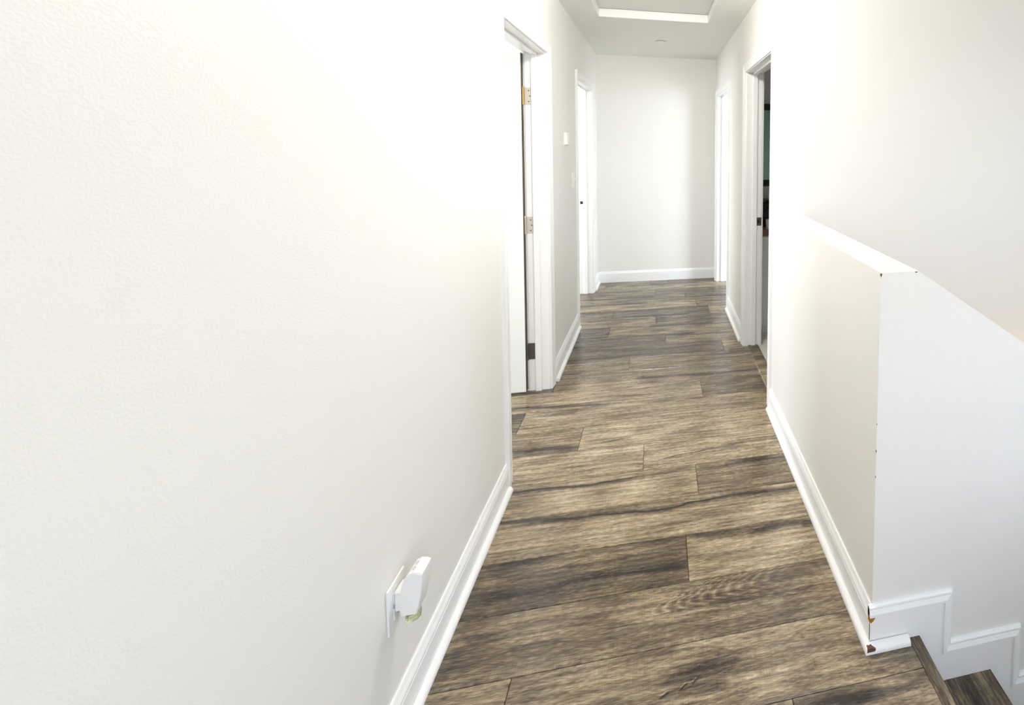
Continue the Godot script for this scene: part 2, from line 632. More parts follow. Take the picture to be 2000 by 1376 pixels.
func hall_lamp() -> void:
	var root := thing("ceiling_lamp", "round flush glass lamp on the hallway ceiling before the attic hatch", "lamp")
	var c := p3(0.64, H, 1.9)
	var st := mb()
	lathe(st, [Vector2(0, 0), Vector2(0.15, 0), Vector2(0.15, 0.02), Vector2(0.14, 0.025), Vector2(0, 0.025)], c, Vector3.DOWN)
	obj("mounting_plate", st, M.nickel, root)
	st = mb()
	var q := [Vector2(0.138, 0.025)]
	for i in 9:
		var a := PI / 2 * i / 8.0
		q.append(Vector2(0.138 * cos(a), 0.03 + 0.075 * sin(a)))
	lathe(st, q, c, Vector3.DOWN)
	obj("lamp_shade", st, M.lamp, root)
	var l := OmniLight3D.new()
	l.name = "ceiling_lamp_light"
	l.light_energy = 1.05
	l.light_color = Color(1.0, 0.985, 0.96)
	l.light_size = 0.09
	l.omni_range = 12.0
	l.omni_attenuation = 2.0
	l.shadow_enabled = true
	add_child(l)
	l.global_position = c + Vector3(0, -0.07, 0)

const D1 := [2.092, 2.867]
const D2 := [3.871, 4.691]
const D3 := [2.486, 3.246]
const D4 := [4.089, 4.886]
const HEAD := 2.025

func shell() -> void:
	var hd := HEAD + 0.013
	var q := 0.013
	# hall walls
	wall("wall_left", "long cream wall along the left side of the hallway", [
		[-T, 0, 0, H, BACK, D1[0] - q], [-T, 0, hd, H, D1[0] - q, D1[1] + q], [-T, 0, 0, H, D1[1] + q, D2[0] - q],
		[-T, 0, hd, H, D2[0] - q, D2[1] + q], [-T, 0, 0, H, D2[1] + q, END + T]], M.wall)
	wall("wall_right", "cream wall between the two right doorways and over them", [
		[W, W + T, 0, H, KNEE, D3[0] - q], [W, W + T, hd, H, D3[0] - q, D3[1] + q], [W, W + T, 0, H, D3[1] + q, D4[0] - q],
		[W, W + T, hd, H, D4[0] - q, D4[1] + q], [W, W + T, 0, H, D4[1] + q, END + T]], M.wall)
	wall("wall_end", "cream wall closing the far end of the hallway", [[0, W, 0, H, END, END + T]], M.wall)
	# half wall: the leg along the hall and the leg down the stairs
	var half := struct("wall_half", "cream half wall around the stair opening, its top sloping down with the stairs", "wall")
	var st := mb()
	var sl := RISE / RUN
	prism(st, [Vector2(W, LOW), Vector2(OUT, LOW), Vector2(OUT, HW - (OUT - W - T) * sl), Vector2(W + T, HW), Vector2(W, HW)], p3(0, 0, FRONT), Vector3.RIGHT, Vector3.UP, Vector3(0, 0, -1), T)
	box(st, p3(W, LOW, FRONT + T), p3(W + T, HW, KNEE))
	obj("body", st, M.wall, half)
	for c in [[W + 0.0010, HW - 0.003, 0.005, 0.012], [W + 0.112, HW - 0.0015, 0.010, 0.003], [W + 0.0002, 0.60, 0.0012, 0.010], [W + 0.0002, 0.52, 0.0012, 0.006], [W + 0.0002, 0.68, 0.001, 0.005]]:
		st = mb()
		prism(st, [Vector2(-c[2] * 0.5, 0.001), Vector2(c[2] * 0.6, 0), Vector2(c[2] * 0.2, -c[3] * 0.5), Vector2(0.0, -c[3]), Vector2(-c[2] * 0.3, -c[3] * 0.4)], p3(c[0], c[1], FRONT - 0.0004), Vector3.RIGHT, Vector3.UP, Vector3(0, 0, -1), 0.003)
		obj("paint_chip", st, M.chip_dark, half)
	# stairwell and landing
	wall("wall_stairwell", "tall cream wall behind the stair opening", [[W + T, OUT, LOW, H, KNEE, KNEE + T], [W, W + T, LOW, 0, KNEE, KNEE + T]], M.wall)
	wall("wall_outer", "outer wall of the stairwell", [[OUT, OUT + T, LOW, H, BACK - T, -1.4], [OUT, OUT + T, LOW, H, 0.2, KNEE + T], [OUT, OUT + T, LOW, 1.1, -1.4, 0.2], [OUT, OUT + T, 2.2, H, -1.4, 0.2]], M.wall)
	wall("wall_back", "wall with the wide window facing down the hallway", [
		[-T, 0.5, 0, H, BACK - T, BACK], [2.9, OUT, 0, H, BACK - T, BACK], [0.5, 2.9, 0, 0.75, BACK - T, BACK], [0.5, 2.9, 2.15, H, BACK - T, BACK]], M.wall)
	wall("wall_guard", "half height guard wall on the landing side of the stairs", [[NOSE + 0.1, OUT, LOW, 0.6, 0.02, 0.14]], M.wall)
	wall("wall_below", "wall under the landing beside the stairs", [[W - 0.02, W + 0.1, LOW, -0.3, 0.14, FRONT]], M.wall)
	# rooms beyond the doorways
	wall("wall_bedroom", "outer walls of the room behind the open door", [
		[-3.0 - T, -3.0, 0, H, 0.2, 1.9], [-3.0 - T, -3.0, 0, H, 3.2, 3.45], [-3.0 - T, -3.0, 0, 0.6, 1.9, 3.2], [-3.0 - T, -3.0, 2.2, H, 1.9, 3.2],
		[-3.0 - T, -T, 0, H, 0.1, 0.2], [-3.0 - T, -T, 0, H, 3.35, 3.45]], M.wall)
	wall("wall_far_left_room", "outer walls of the room beyond the far left doorway", [
		[-3.0 - T, -3.0, 0, H, 3.45, 3.55], [-3.0 - T, -3.0, 0, H, 4.75, 6.0], [-3.0 - T, -3.0, 0, 0.8, 3.55, 4.75], [-3.0 - T, -3.0, 2.1, H, 3.55, 4.75], [-3.0 - T, -T, 0, H, 6.0, 6.1], [-T, 0, 0, H, END + T, 6.1]], M.wall)
	wall("wall_far_right_room", "outer walls of the room beyond the far right doorway", [
		[4.2, 4.2 + T, 0, H, 2.9, 2.95], [4.2, 4.2 + T, 0, H, 3.95, 6.4], [4.2, 4.2 + T, 0, 0.3, 2.95, 3.95], [4.2, 4.2 + T, 2.2, H, 2.95, 3.95], [2.6, 4.2 + T, 0, H, 2.8, 2.9], [W, 4.2 + T, 0, H, 6.4, 6.5], [W, W + T, 0, H, END + T, 6.4]], M.wall)
	wall("wall_bathroom", "dim bathroom wall behind the mirror", [[W + T, 2.6, 0, H, 3.93, 4.03]], M.wall)
	wall("wall_bathroom_side", "bathroom wall at the far side of the vanity", [[2.5, 2.6, 0, H, KNEE + T, 3.93]], M.wall)
	wall("wall_bathroom_near", "bathroom wall opposite the mirror", [[W + T, 2.5, 0, H, KNEE + T, KNEE + T + 0.015]], M.wall)
	# ceiling with the hatch opening
	var hx0 := 0.216
	var hx1 := 1.024
	var h0 := 2.72
	var h1 := 3.56
	var c := 0.16
	st = mb()
	for b in [[-3.2, OUT + T, BACK - T, h0 - 0.016], [-3.2, hx0 - 0.016, h0 - 0.016, h1 + 0.016], [hx1 + 0.016, OUT + T, h0 - 0.016, h1 + 0.016], [-3.2, OUT + T, h1 + 0.016, 6.5]]:
		box(st, p3(b[0], H, b[2]), p3(b[1], H + c, b[3]))
	var ce := obj("ceiling", st, M.ceiling)
	tag(ce, "flat white ceiling over the hallway", "ceiling")
	ce.set_meta("kind", "structure")
	wall("ceiling_attic", "boards over the attic hatch", [[hx0 - 0.1, hx1 + 0.1, H + c, H + c + 0.02, h0 - 0.1, h1 + 0.1]], M.sub).set_meta("category", "ceiling")
	var ha := thing("attic_hatch", "recessed white attic hatch panel in the hallway ceiling", "hatch")
	for b in [[hx0 - 0.016, hx0, h0 - 0.016, h1 + 0.016], [hx1, hx1 + 0.016, h0 - 0.016, h1 + 0.016], [hx0, hx1, h0 - 0.016, h0], [hx0, hx1, h1, h1 + 0.016]]:
		st = mb()
		cbox(st, p3(b[0], H - 0.0005, b[2]), p3(b[1], H + 0.06, b[3]), 0.0008)
		obj("frame_board", st, M.trim, ha)
	st = mb()
	cbox(st, p3(hx0 - 0.012, H + 0.0635, h0 - 0.012), p3(hx1 + 0.012, H + 0.079, h1 + 0.012), 0.002)
	obj("panel", st, M.ceiling, ha)

# ------------------------------------------------------------------ floor
func floors() -> void:
	wood_fields()
	var rng := RandomNumberGenerator.new()
	rng.seed = 77
	# boards: row -> [x0, joints ..., x1]
	var joints := {-1: [0.241], 0: [1.34], 2: [1.34], 1: [0.748], 3: [0.815], 4: [0.575], 5: [0.257], 6: [-0.075], 7: [0.906], 8: [0.02], 9: [0.45], 10: [1.12], 11: [0.70], 12: [0.262], 13: [0.625], 14: [0.253, 1.1], 15: [1.0], 16: [0.907], 17: [0.616], 18: [0.1], 19: [0.75], -2: [1.0], -3: [0.55], -4: [0.15], -5: [0.9]}
	# own pictures for the boards near the camera: [row, index] -> cell
	var own := {}
	var boards := []
	var next := 0
	for row in range(-17, 20):
		var d0 := ROW0 + ROW * row
		var d1 := d0 + ROW
		if row == 19: d1 = END + 0.06
		if row == -17: d0 = BACK - 0.05
		var x0 := -0.9 if d1 > 1.9 else -0.06
		var x1 := W + 0.06
		if d1 < FRONT + 0.2: x1 = 1.394
		if row == -1: x1 = 1.394
		if d0 > 2.3 and d1 < 3.45: x1 = 1.312
		if d0 > 3.9: x1 = 1.9
		if d0 < 0.02: x1 = OUT - 0.0
		var js: Array = joints.get(row, [rng.randf_range(0.2, 1.1)])
		var xs := [x0]
		var first: float = js[0]
		while first - 1.3 > x0 + 0.25: first -= 1.3
		var at := first
		var k := 0
		for j in js:
			if j > xs[-1] + 0.05 and j < x1 - 0.03: xs.append(j)
		while xs[-1] + 1.46 < x1 - 0.05: xs.append(xs[-1] + 1.3)
		xs.append(x1)
		for i in xs.size() - 1:
			var seen: bool = row >= -1 and row <= 8 and xs[i + 1] > 0.05 and xs[i] < W
			var cell := -1
			if seen and next < 20:
				cell = next
				next += 1
				own[[row, i]] = cell
				cell_span[cell] = [xs[i], xs[i] + maxf(1.35, xs[i + 1] - xs[i])]
			boards.append([row, i, xs[i], xs[i + 1], d0, d1, cell])
	var bases := {[-1, 0]: 0.60, [-1, 1]: 0.58, [0, 0]: 0.51, [1, 0]: 0.37, [1, 1]: 0.68, [2, 0]: 0.66, [3, 0]: 0.68, [3, 1]: 0.47, [4, 0]: 0.62, [4, 1]: 0.65, [5, 0]: 0.54, [5, 1]: 0.67, [6, 0]: 0.52, [6, 1]: 0.60, [7, 0]: 0.63, [7, 1]: 0.42, [8, 0]: 0.50, [8, 1]: 0.55}
	for key in own:
		wood_cell(own[key], bases.get(key, 0.56), 1.12, 300 + own[key] * 7)
	for cell in range(next, CELLS):
		cell_span[cell] = [0.0, 1.3]
		wood_cell(cell, 0.46 + 0.12 * sin(cell * 2.3), 1.1, 900 + cell * 13)
		for k in 5:
			var v := rng.randf_range(0.05, 0.95)
			var a := rng.randf_range(0.0, 0.8)
			streak(cell, [[a, v], [a + 0.25, v + rng.randf_range(-0.06, 0.06)], [a + 0.5, v + rng.randf_range(-0.08, 0.08)]], rng.randf_range(4.0, 12.0), rng.randf_range(0.12, 0.34), cell + k * 5)
	features(own)
	var tex := wood_texture()
	M.wood = paint(Color(1, 1, 1), 0.2, 0.6)
	M.wood.albedo_texture = tex[0]
	M.wood.normal_enabled = true
	M.wood.normal_texture = tex[1]
	M.wood.normal_scale = 0.12
	M.wood_dark = paint(Color(1, 1, 1), 0.4, 0.5)
	M.wood_dark.albedo_texture = tex[0]
	M.stair = paint(Color(1, 1, 1), 0.3)
	var turned: Image = tex[0].get_image().get_region(Rect2i(CELL_W, CELL_H * 1, CELL_W, CELL_H))
	turned.rotate_90(CLOCKWISE)
	M.stair.albedo_texture = ImageTexture.create_from_image(turned)
	M.nosing = paint(Color(1, 1, 1), 0.3)
	var pale: Image = tex[0].get_image().get_region(Rect2i(0, CELL_H, CELL_W, CELL_H))
	pale.rotate_90(CLOCKWISE)
	M.nosing.albedo_texture = ImageTexture.create_from_image(pale)
	M.nosing.uv1_scale = Vector3(1.0 / 0.19, 1.0 / 1.3, 1.0)
	M.stair.uv1_scale = Vector3(1.0 / 0.19, 1.0 / 1.3, 1.0)
	var root := struct("floor", "grey-brown wood plank floor laid across the hallway", "floor")
	for b in boards:
		var cell: int = b[6]
		if cell < 0: cell = next + rng.randi_range(0, CELLS - next - 1)
		var st := mb()
		board(st, b[2], b[3], b[4], b[5], 0.0, 0.012, cell, b[6] < 0 and rng.randf() < 0.5, 0.0 if b[6] >= 0 else rng.randf())
		obj("plank", st, M.wood, root)
	var sub := mb()
	for b in [[-T, W + T, BACK - T, FRONT - 0.0], [-0.9, W + T, FRONT, END + T], [W + T, OUT, BACK - T, 0.02], [W + T, 1.394, 0.02, FRONT], [W + T, 1.9, 3.9, END + T]]:
		box(sub, p3(b[0], -0.0125, b[2]), p3(b[1], -0.25, b[3]))
	obj("subfloor", sub, M.sub, root)
	var rooms := mb()
	box(rooms, p3(-3.1, -0.2, 0.1), p3(-0.9, -0.004, 6.1))
	box(rooms, p3(-0.9, -0.2, 0.1), p3(-T, -0.004, 1.9))
	box(rooms, p3(-0.9, -0.2, END + 0.06), p3(-T, -0.004, 6.1))
	var fl := obj("floor_left_rooms", rooms, M.carpet)
	tag(fl, "beige carpet of the rooms beyond the left doorways", "carpet")
	fl.set_meta("kind", "structure")
	rooms = mb()
	box(rooms, p3(1.9, -0.2, 4.03), p3(4.3, -0.004, 6.5))
	box(rooms, p3(2.6, -0.2, 2.8), p3(4.3, -0.004, 4.03))
	box(rooms, p3(W, -0.2, END + 0.06), p3(1.9, -0.004, 6.5))
	fl = obj("floor_right_room", rooms, M.carpet)
	tag(fl, "beige carpet of the room beyond the far right doorway", "carpet")
	fl.set_meta("kind", "structure")

func features(own: Dictionary) -> void:
	var c: int
	c = own[[-1, 1]]
	smudge(c, 0.74, 0.46, 0.075, 0.22, 0.42)
	smudge(c, 0.90, 0.42, 0.10, 0.12, 0.16)
	smudge(c, 1.33, 0.55, 0.07, 0.4, 0.25)
	for q in [[0.645, 0.68, 0.03], [0.70, 0.62, 0.025], [0.735, 0.55, 0.02], [0.75, 0.40, 0.012]]:
		crack(c, [[q[0], q[1]], [q[0] + q[2], q[1] - 0.05]], true, int(q[0] * 100))
	c = own[[0, 0]]
	arches(c, 0.615, 0.42, 40)
	smudge(c, 0.05, 0.6, 0.10, 0.4, 0.14)
	c = own[[1, 0]]
	streak(c, [[0.25, 0.68], [0.40, 0.58], [0.55, 0.60], [0.74, 0.67]], 9.0, 0.24, 5)
	streak(c, [[-0.05, 0.62], [0.15, 0.70], [0.40, 0.75]], 16.0, 0.16, 6)
	smudge(c, 0.14, 0.05, 0.06, 0.10, 0.25)
	smudge(c, 0.45, 0.12, 0.18, 0.12, -0.14)
	crack(c, [[0.50, 0.62], [0.60, 0.63], [0.68, 0.65]], true, 7)
	c = own[[1, 1]]
	streak(c, [[0.74, 0.05], [0.92, 0.10], [1.10, 0.14], [1.30, 0.17]], 10.0, 0.38, 8)
	c = own[[2, 0]]
	streak(c, [[-0.3, 0.0], [0.03, 0.03], [0.36, 0.19], [0.54, 0.24], [0.67, 0.25], [0.81, 0.20], [0.95, 0.15], [1.07, 0.19], [1.30, 0.16]], 8.0, 0.36, 9)
	streak(c, [[0.0, 0.05], [0.3, 0.06], [0.6, 0.1]], 12.0, 0.20, 10)
	crack(c, [[0.2, 0.11], [0.36, 0.19], [0.54, 0.24], [0.67, 0.25], [0.81, 0.20], [0.95, 0.15]], false, 9)
	crack(c, [[0.74, 0.21], [0.79, 0.19], [0.84, 0.17]], true, 11)
	c = own[[3, 0]]
	streak(c, [[-0.2, 0.25], [0.04, 0.21], [0.20, 0.19], [0.34, 0.26], [0.43, 0.25], [0.58, 0.20], [0.81, 0.08]], 8.0, 0.38, 12)
	crack(c, [[0.0, 0.22], [0.20, 0.19], [0.34, 0.26], [0.58, 0.20]], false, 12)
	crack(c, [[0.38, 0.25], [0.42, 0.24], [0.47, 0.24]], true, 13)
	c = own[[3, 1]]
	streak(c, [[0.82, 0.20], [1.04, 0.15], [1.30, 0.17]], 11.0, 0.20, 14)
	c = own[[4, 1]]
	crack(c, [[0.67, 0.66], [0.80, 0.58], [0.93, 0.49]], false, 15)
	streak(c, [[0.95, 0.4], [1.1, 0.38], [1.3, 0.36]], 10.0, 0.18, 15)
	c = own[[5, 0]]
	streak(c, [[-0.5, 0.75], [-0.04, 0.70], [0.10, 0.78], [0.25, 0.85]], 11.0, 0.32, 16)
	c = own[[5, 1]]
	crack(c, [[0.37, 0.74], [0.45, 0.70], [0.52, 0.68]], false, 17)
	if own.has([7, 0]):
		c = own[[7, 0]]
		streak(c, [[-0.5, 0.6], [-0.14, 0.70], [0.05, 0.82], [0.37, 0.93]], 8.0, 0.34, 18)
		streak(c, [[0.1, 0.55], [0.31, 0.52], [0.58, 0.60]], 4.0, 0.2, 19)
	if own.has([8, 1]):
		c = own[[8, 1]]
		streak(c, [[0.5, 0.5], [0.67, 0.60], [1.0, 0.62], [1.3, 0.70]], 9.0, 0.34, 20)

# ------------------------------------------------------------------ frames and door
func frames() -> void:
	doorway(1, "white casing and jambs of the doorway with the open hinged door", 0, 1, D1[0], D1[1], HEAD)
	doorway(2, "white casing and jambs of the far left doorway", 0, 1, D2[0], D2[1], HEAD)
	var f3 := doorway(3, "white casing and jambs of the bathroom doorway", W, -1, D3[0], D3[1], HEAD)
	doorway(4, "white casing and jambs of the far right doorway beside the end wall", W, -1, D4[0], D4[1], HEAD)
	# strike plates
	var st := mb()
	cbox(st, p3(1.349, 0.905, D3[1] - 0.0045), p3(1.394, 0.966, D3[1] - 0.0068), 0.0006)
	var pl := obj("strike_plate", st, M.steel, f3)
	st = mb()
	cbox(st, p3(1.362, 0.922, D3[1] - 0.0066), p3(1.381, 0.950, D3[1] - 0.0072), 0.0002)
	obj("latch_hole", st, M.slot, pl)
	var f2 := get_node("trim_2")
	st = mb()
	cbox(st, p3(-0.086, 0.902, D2[1] - 0.0045), p3(-0.112, 0.930, D2[1] - 0.0062), 0.0006)
	obj("strike_plate", st, M.dark, f2)
	# the open door
	var door := struct("door_1", "white flat door standing open at right angles to the hallway", "door")
	st = mb()
	cbox(st, p3(-0.130, 0.012, 2.829), p3(-0.895, HEAD - 0.009, 2.864), 0.002)
	obj("slab", st, M.door, door)
	st = mb()
	cbox(st, p3(-0.1265, 0.014, 2.831), p3(-0.1305, HEAD - 0.011, 2.863), 0.0005)
	var edge := obj("hinge_edge", st, M.edge, door)
	edge.set_meta("label", "bare brown wooden hinge edge")
	for h in [[1.72, M.brass], [0.96, M.nickel], [0.195, M.steel]]:
		var hinge := Node3D.new()
		hinge.name = "hinge"
		door.add_child(hinge, true)
		st = mb()
		cbox(st, p3(-0.120, h[0], D1[1] - 0.0046), p3(-0.084, h[0] + 0.1, D1[1] - 0.0072), 0.001)
		obj("leaf", st, M.nickel if h[1] != M.steel else M.steel, hinge)
		st = mb()
		lathe(st, [Vector2(0, 0), Vector2(0.0075, 0), Vector2(0.0075, 0.032), Vector2(0.0066, 0.0325), Vector2(0.0066, 0.0335), Vector2(0.0075, 0.034), Vector2(0.0075, 0.066), Vector2(0.0066, 0.0665), Vector2(0.0066, 0.0675), Vector2(0.0075, 0.068), Vector2(0.0075, 0.1), Vector2(0.004, 0.106), Vector2(0, 0.106)], p3(-0.127, h[0], D1[1] - 0.013), Vector3.UP, 14)
		obj("barrel", st, h[1], hinge)
		for s in [[-0.097, 0.018], [-0.091, 0.05], [-0.097, 0.082]]:
			st = mb()
			lathe(st, [Vector2(0.0042, 0), Vector2(0.0042, 0.0006), Vector2(0.001, 0.001), Vector2(0, 0.0004)], p3(s[0], h[0] + s[1], D1[1] - 0.0071), Vector3(0, 0, 1), 10)
			obj("screw", st, M.steel, hinge)
	# bathroom threshold
	st = mb()
	prism(st, [Vector2(1.300, 0.0), Vector2(1.306, 0.007), Vector2(1.368, 0.007), Vector2(1.380, 0.001), Vector2(1.380, -0.01), Vector2(1.300, -0.01)], p3(0, 0, D3[0] + 0.005), Vector3.RIGHT, Vector3.UP, Vector3(0, 0, -1), D3[1] - D3[0] - 0.01)
	var th := obj("trim_5", st, M.wood_dark)
	tag(th, "dark wooden threshold strip in the bathroom doorway", "threshold")
	th.set_meta("kind", "structure")

func baseboards() -> void:
	var l := struct("baseboard_left", "white baseboard with shoe moulding along the left wall", "baseboard")
	base_run(l, 0, 1, BACK, D1[0] - 0.06, 0, 0, 0.004)
	base_run(l, 0, 1, D1[1] + 0.06, D2[0] - 0.06, 0, 0.022, 0.002)
	base_run(l, 0, 1, D2[1] + 0.06, END, 0, 0.015, 0.0)
	var r := struct("baseboard_right", "white baseboard with shoe moulding along half wall and right wall", "baseboard")
	base_run(r, W, -1, FRONT, D3[0] - 0.06, -1, 0, 0.006)
	base_run(r, W, -1, D3[1] + 0.06, D4[0] - 0.06, 0, 0.02, 0.002)
	# chipped paint at the corner by the stairs
	var st := mb()
	prism(st, [Vector2(0, 0.004), Vector2(0.010, 0.006), Vector2(0.018, 0.001), Vector2(0.012, -0.009), Vector2(0.005, -0.014), Vector2(0, -0.012)], p3(W - 0.0142, 0.092, FRONT - 0.0146), Vector3.RIGHT, Vector3.UP, Vector3(0, 0, -1), 0.012)
	obj("paint_chip", st, M.chip, r)
	st = mb()
	prism(st, [Vector2(0, 0), Vector2(0.026, 0.001), Vector2(0.030, 0.010), Vector2(0.018, 0.015), Vector2(0.006, 0.014)], p3(W - 0.0305, 0.004, FRONT - 0.0312), Vector3.RIGHT, Vector3.UP, Vector3(0, 0, -1), 0.012)
	obj("paint_chip", st, M.chip_brown, r)
	st = mb()
	prism(st, [Vector2(0, 0), Vector2(0.0012, 0.0), Vector2(0.0010, 0.05), Vector2(0, 0.052)], p3(W - 0.0143, 0.026, FRONT - 0.0143), Vector3.RIGHT, Vector3.UP, Vector3(0, 0, -1), 0.002)
	obj("open_joint", st, M.chip_dark, r)
	var e := struct("baseboard_end", "white baseboard across the end wall", "baseboard")
	st = mb()
	prism(st, base_profile(), p3(0.014, 0, END), Vector3(0, 0, 1), Vector3.UP, Vector3.RIGHT, W - 0.014 - 0.0)
	obj("board", st, M.trim, e)
	# stepped skirting down the stairs
	var s := struct("baseboard_stairs", "white stepped skirting following the stairs along the half wall", "baseboard")
	var path := [Vector2(W - 0.0139, 0.124)]
	var n := 12
	var low := 0.0
	var x := 1.541
	for i in n:
		path.append(Vector2(x, 0.124 - RISE * i))
		path.append(Vector2(x, 0.124 - RISE * (i + 1)))
		x += RUN
	path.append(Vector2(x, path[-1].y))
	var poly := []
	for q in path: poly.append(Vector2(maxf(q.x - 0.004, W - 0.0139), q.y - 0.004))
	poly.append(Vector2(x, path[-1].y - 0.5))
	poly.append(Vector2(1.6, -0.45))
	poly.append(Vector2(W - 0.0139, -0.25))
	st = mb()
	prism(st, poly, p3(0, 0, FRONT - 0.011), Vector3.RIGHT, Vector3.UP, Vector3(0, 0, -1), 0.011)
	obj("skirt_board", st, M.trim, s)
	var cap := [Vector2(0, 0), Vector2(0, 0.005), Vector2(-0.006, 0.009), Vector2(-0.012, 0.012), Vector2(-0.022, 0.0155), Vector2(-0.030, 0.0155), Vector2(-0.032, 0.0125), Vector2(-0.032, 0)]
	var legs := sweep(path, cap, p3(0, 0, FRONT), Vector3.RIGHT, Vector3.UP, Vector3(0, 0, 1))
	for leg in legs: obj("cap_moulding", leg, M.trim, s)
	st = mb()
	prism(st, shoe_profile(), p3(W, 0, FRONT), Vector3(0, 0, 1), Vector3.UP, Vector3.RIGHT, 1.388 - W, -1)
	obj("shoe_moulding", st, M.trim, s)

func stairs() -> void:
	var s := thing("staircase", "dark wood staircase going down beside the half wall", "stairs")
	var near := 0.165
	var far := FRONT - 0.011
	for i in 14:
		var y := -RISE * i
		var nx := NOSE + RUN * i
		if nx > OUT - 0.1: break
		var st := mb()
		var w := 0.04 if i == 0 else RUN + 0.022
		# nosing or tread, its front edge rounded
		prism(st, [Vector2(nx - w, y - 0.022), Vector2(nx - 0.004, y - 0.022), Vector2(nx, y - 0.016), Vector2(nx, y - 0.005), Vector2(nx - 0.004, y + 0.002), Vector2(nx - w, y + 0.002)], p3(0, 0, near), Vector3.RIGHT, Vector3.UP, Vector3(0, 0, -1), far - near)
		obj("nosing" if i == 0 else "tread", st, M.nosing if i == 0 else M.stair, s)
		st = mb()
		box(st, p3(nx - 0.035, y - 0.022, near), p3(nx - 0.020, y - RISE, far))
		obj("riser", st, M.trim, s)
	var lamp := thing("wall_lamp", "warm wall lamp low in the stairwell behind the half wall", "lamp")
	var at := p3(2.8, -0.08, KNEE)
	var st3 := mb()
	lathe(st3, [Vector2(0, 0), Vector2(0.06, 0), Vector2(0.06, 0.015), Vector2(0.02, 0.025), Vector2(0.012, 0.06), Vector2(0, 0.06)], at, Vector3(0, 0, 1), 20)
	obj("wall_plate", st3, M.steel, lamp)
	st3 = mb()
	lathe(st3, [Vector2(0, -0.07), Vector2(0.04, -0.06), Vector2(0.066, -0.03), Vector2(0.072, 0), Vector2(0.066, 0.03), Vector2(0.04, 0.06), Vector2(0, 0.07)], at + Vector3(0, 0, 0.12), Vector3.UP, 20)
	obj("lamp_globe", st3, M.lamp_warm, lamp)
	var l := OmniLight3D.new()
	l.name = "wall_lamp_light"
	l.light_energy = 0.10
	l.light_color = Color(1.0, 0.80, 0.42)
	l.light_size = 0.06
	l.omni_range = 9.0
	l.omni_attenuation = 2.0
	l.shadow_enabled = true
	add_child(l)
	l.global_position = at + Vector3(0, 0, 0.12)
	var st2 := mb()
	box(st2, p3(W, LOW - 0.1, -0.1), p3(OUT + T, LOW, KNEE + T))
	var fl := obj("floor_lower", st2, M.stair)
	tag(fl, "dark wood floor at the foot of the stairwell", "floor")
	fl.set_meta("kind", "structure")

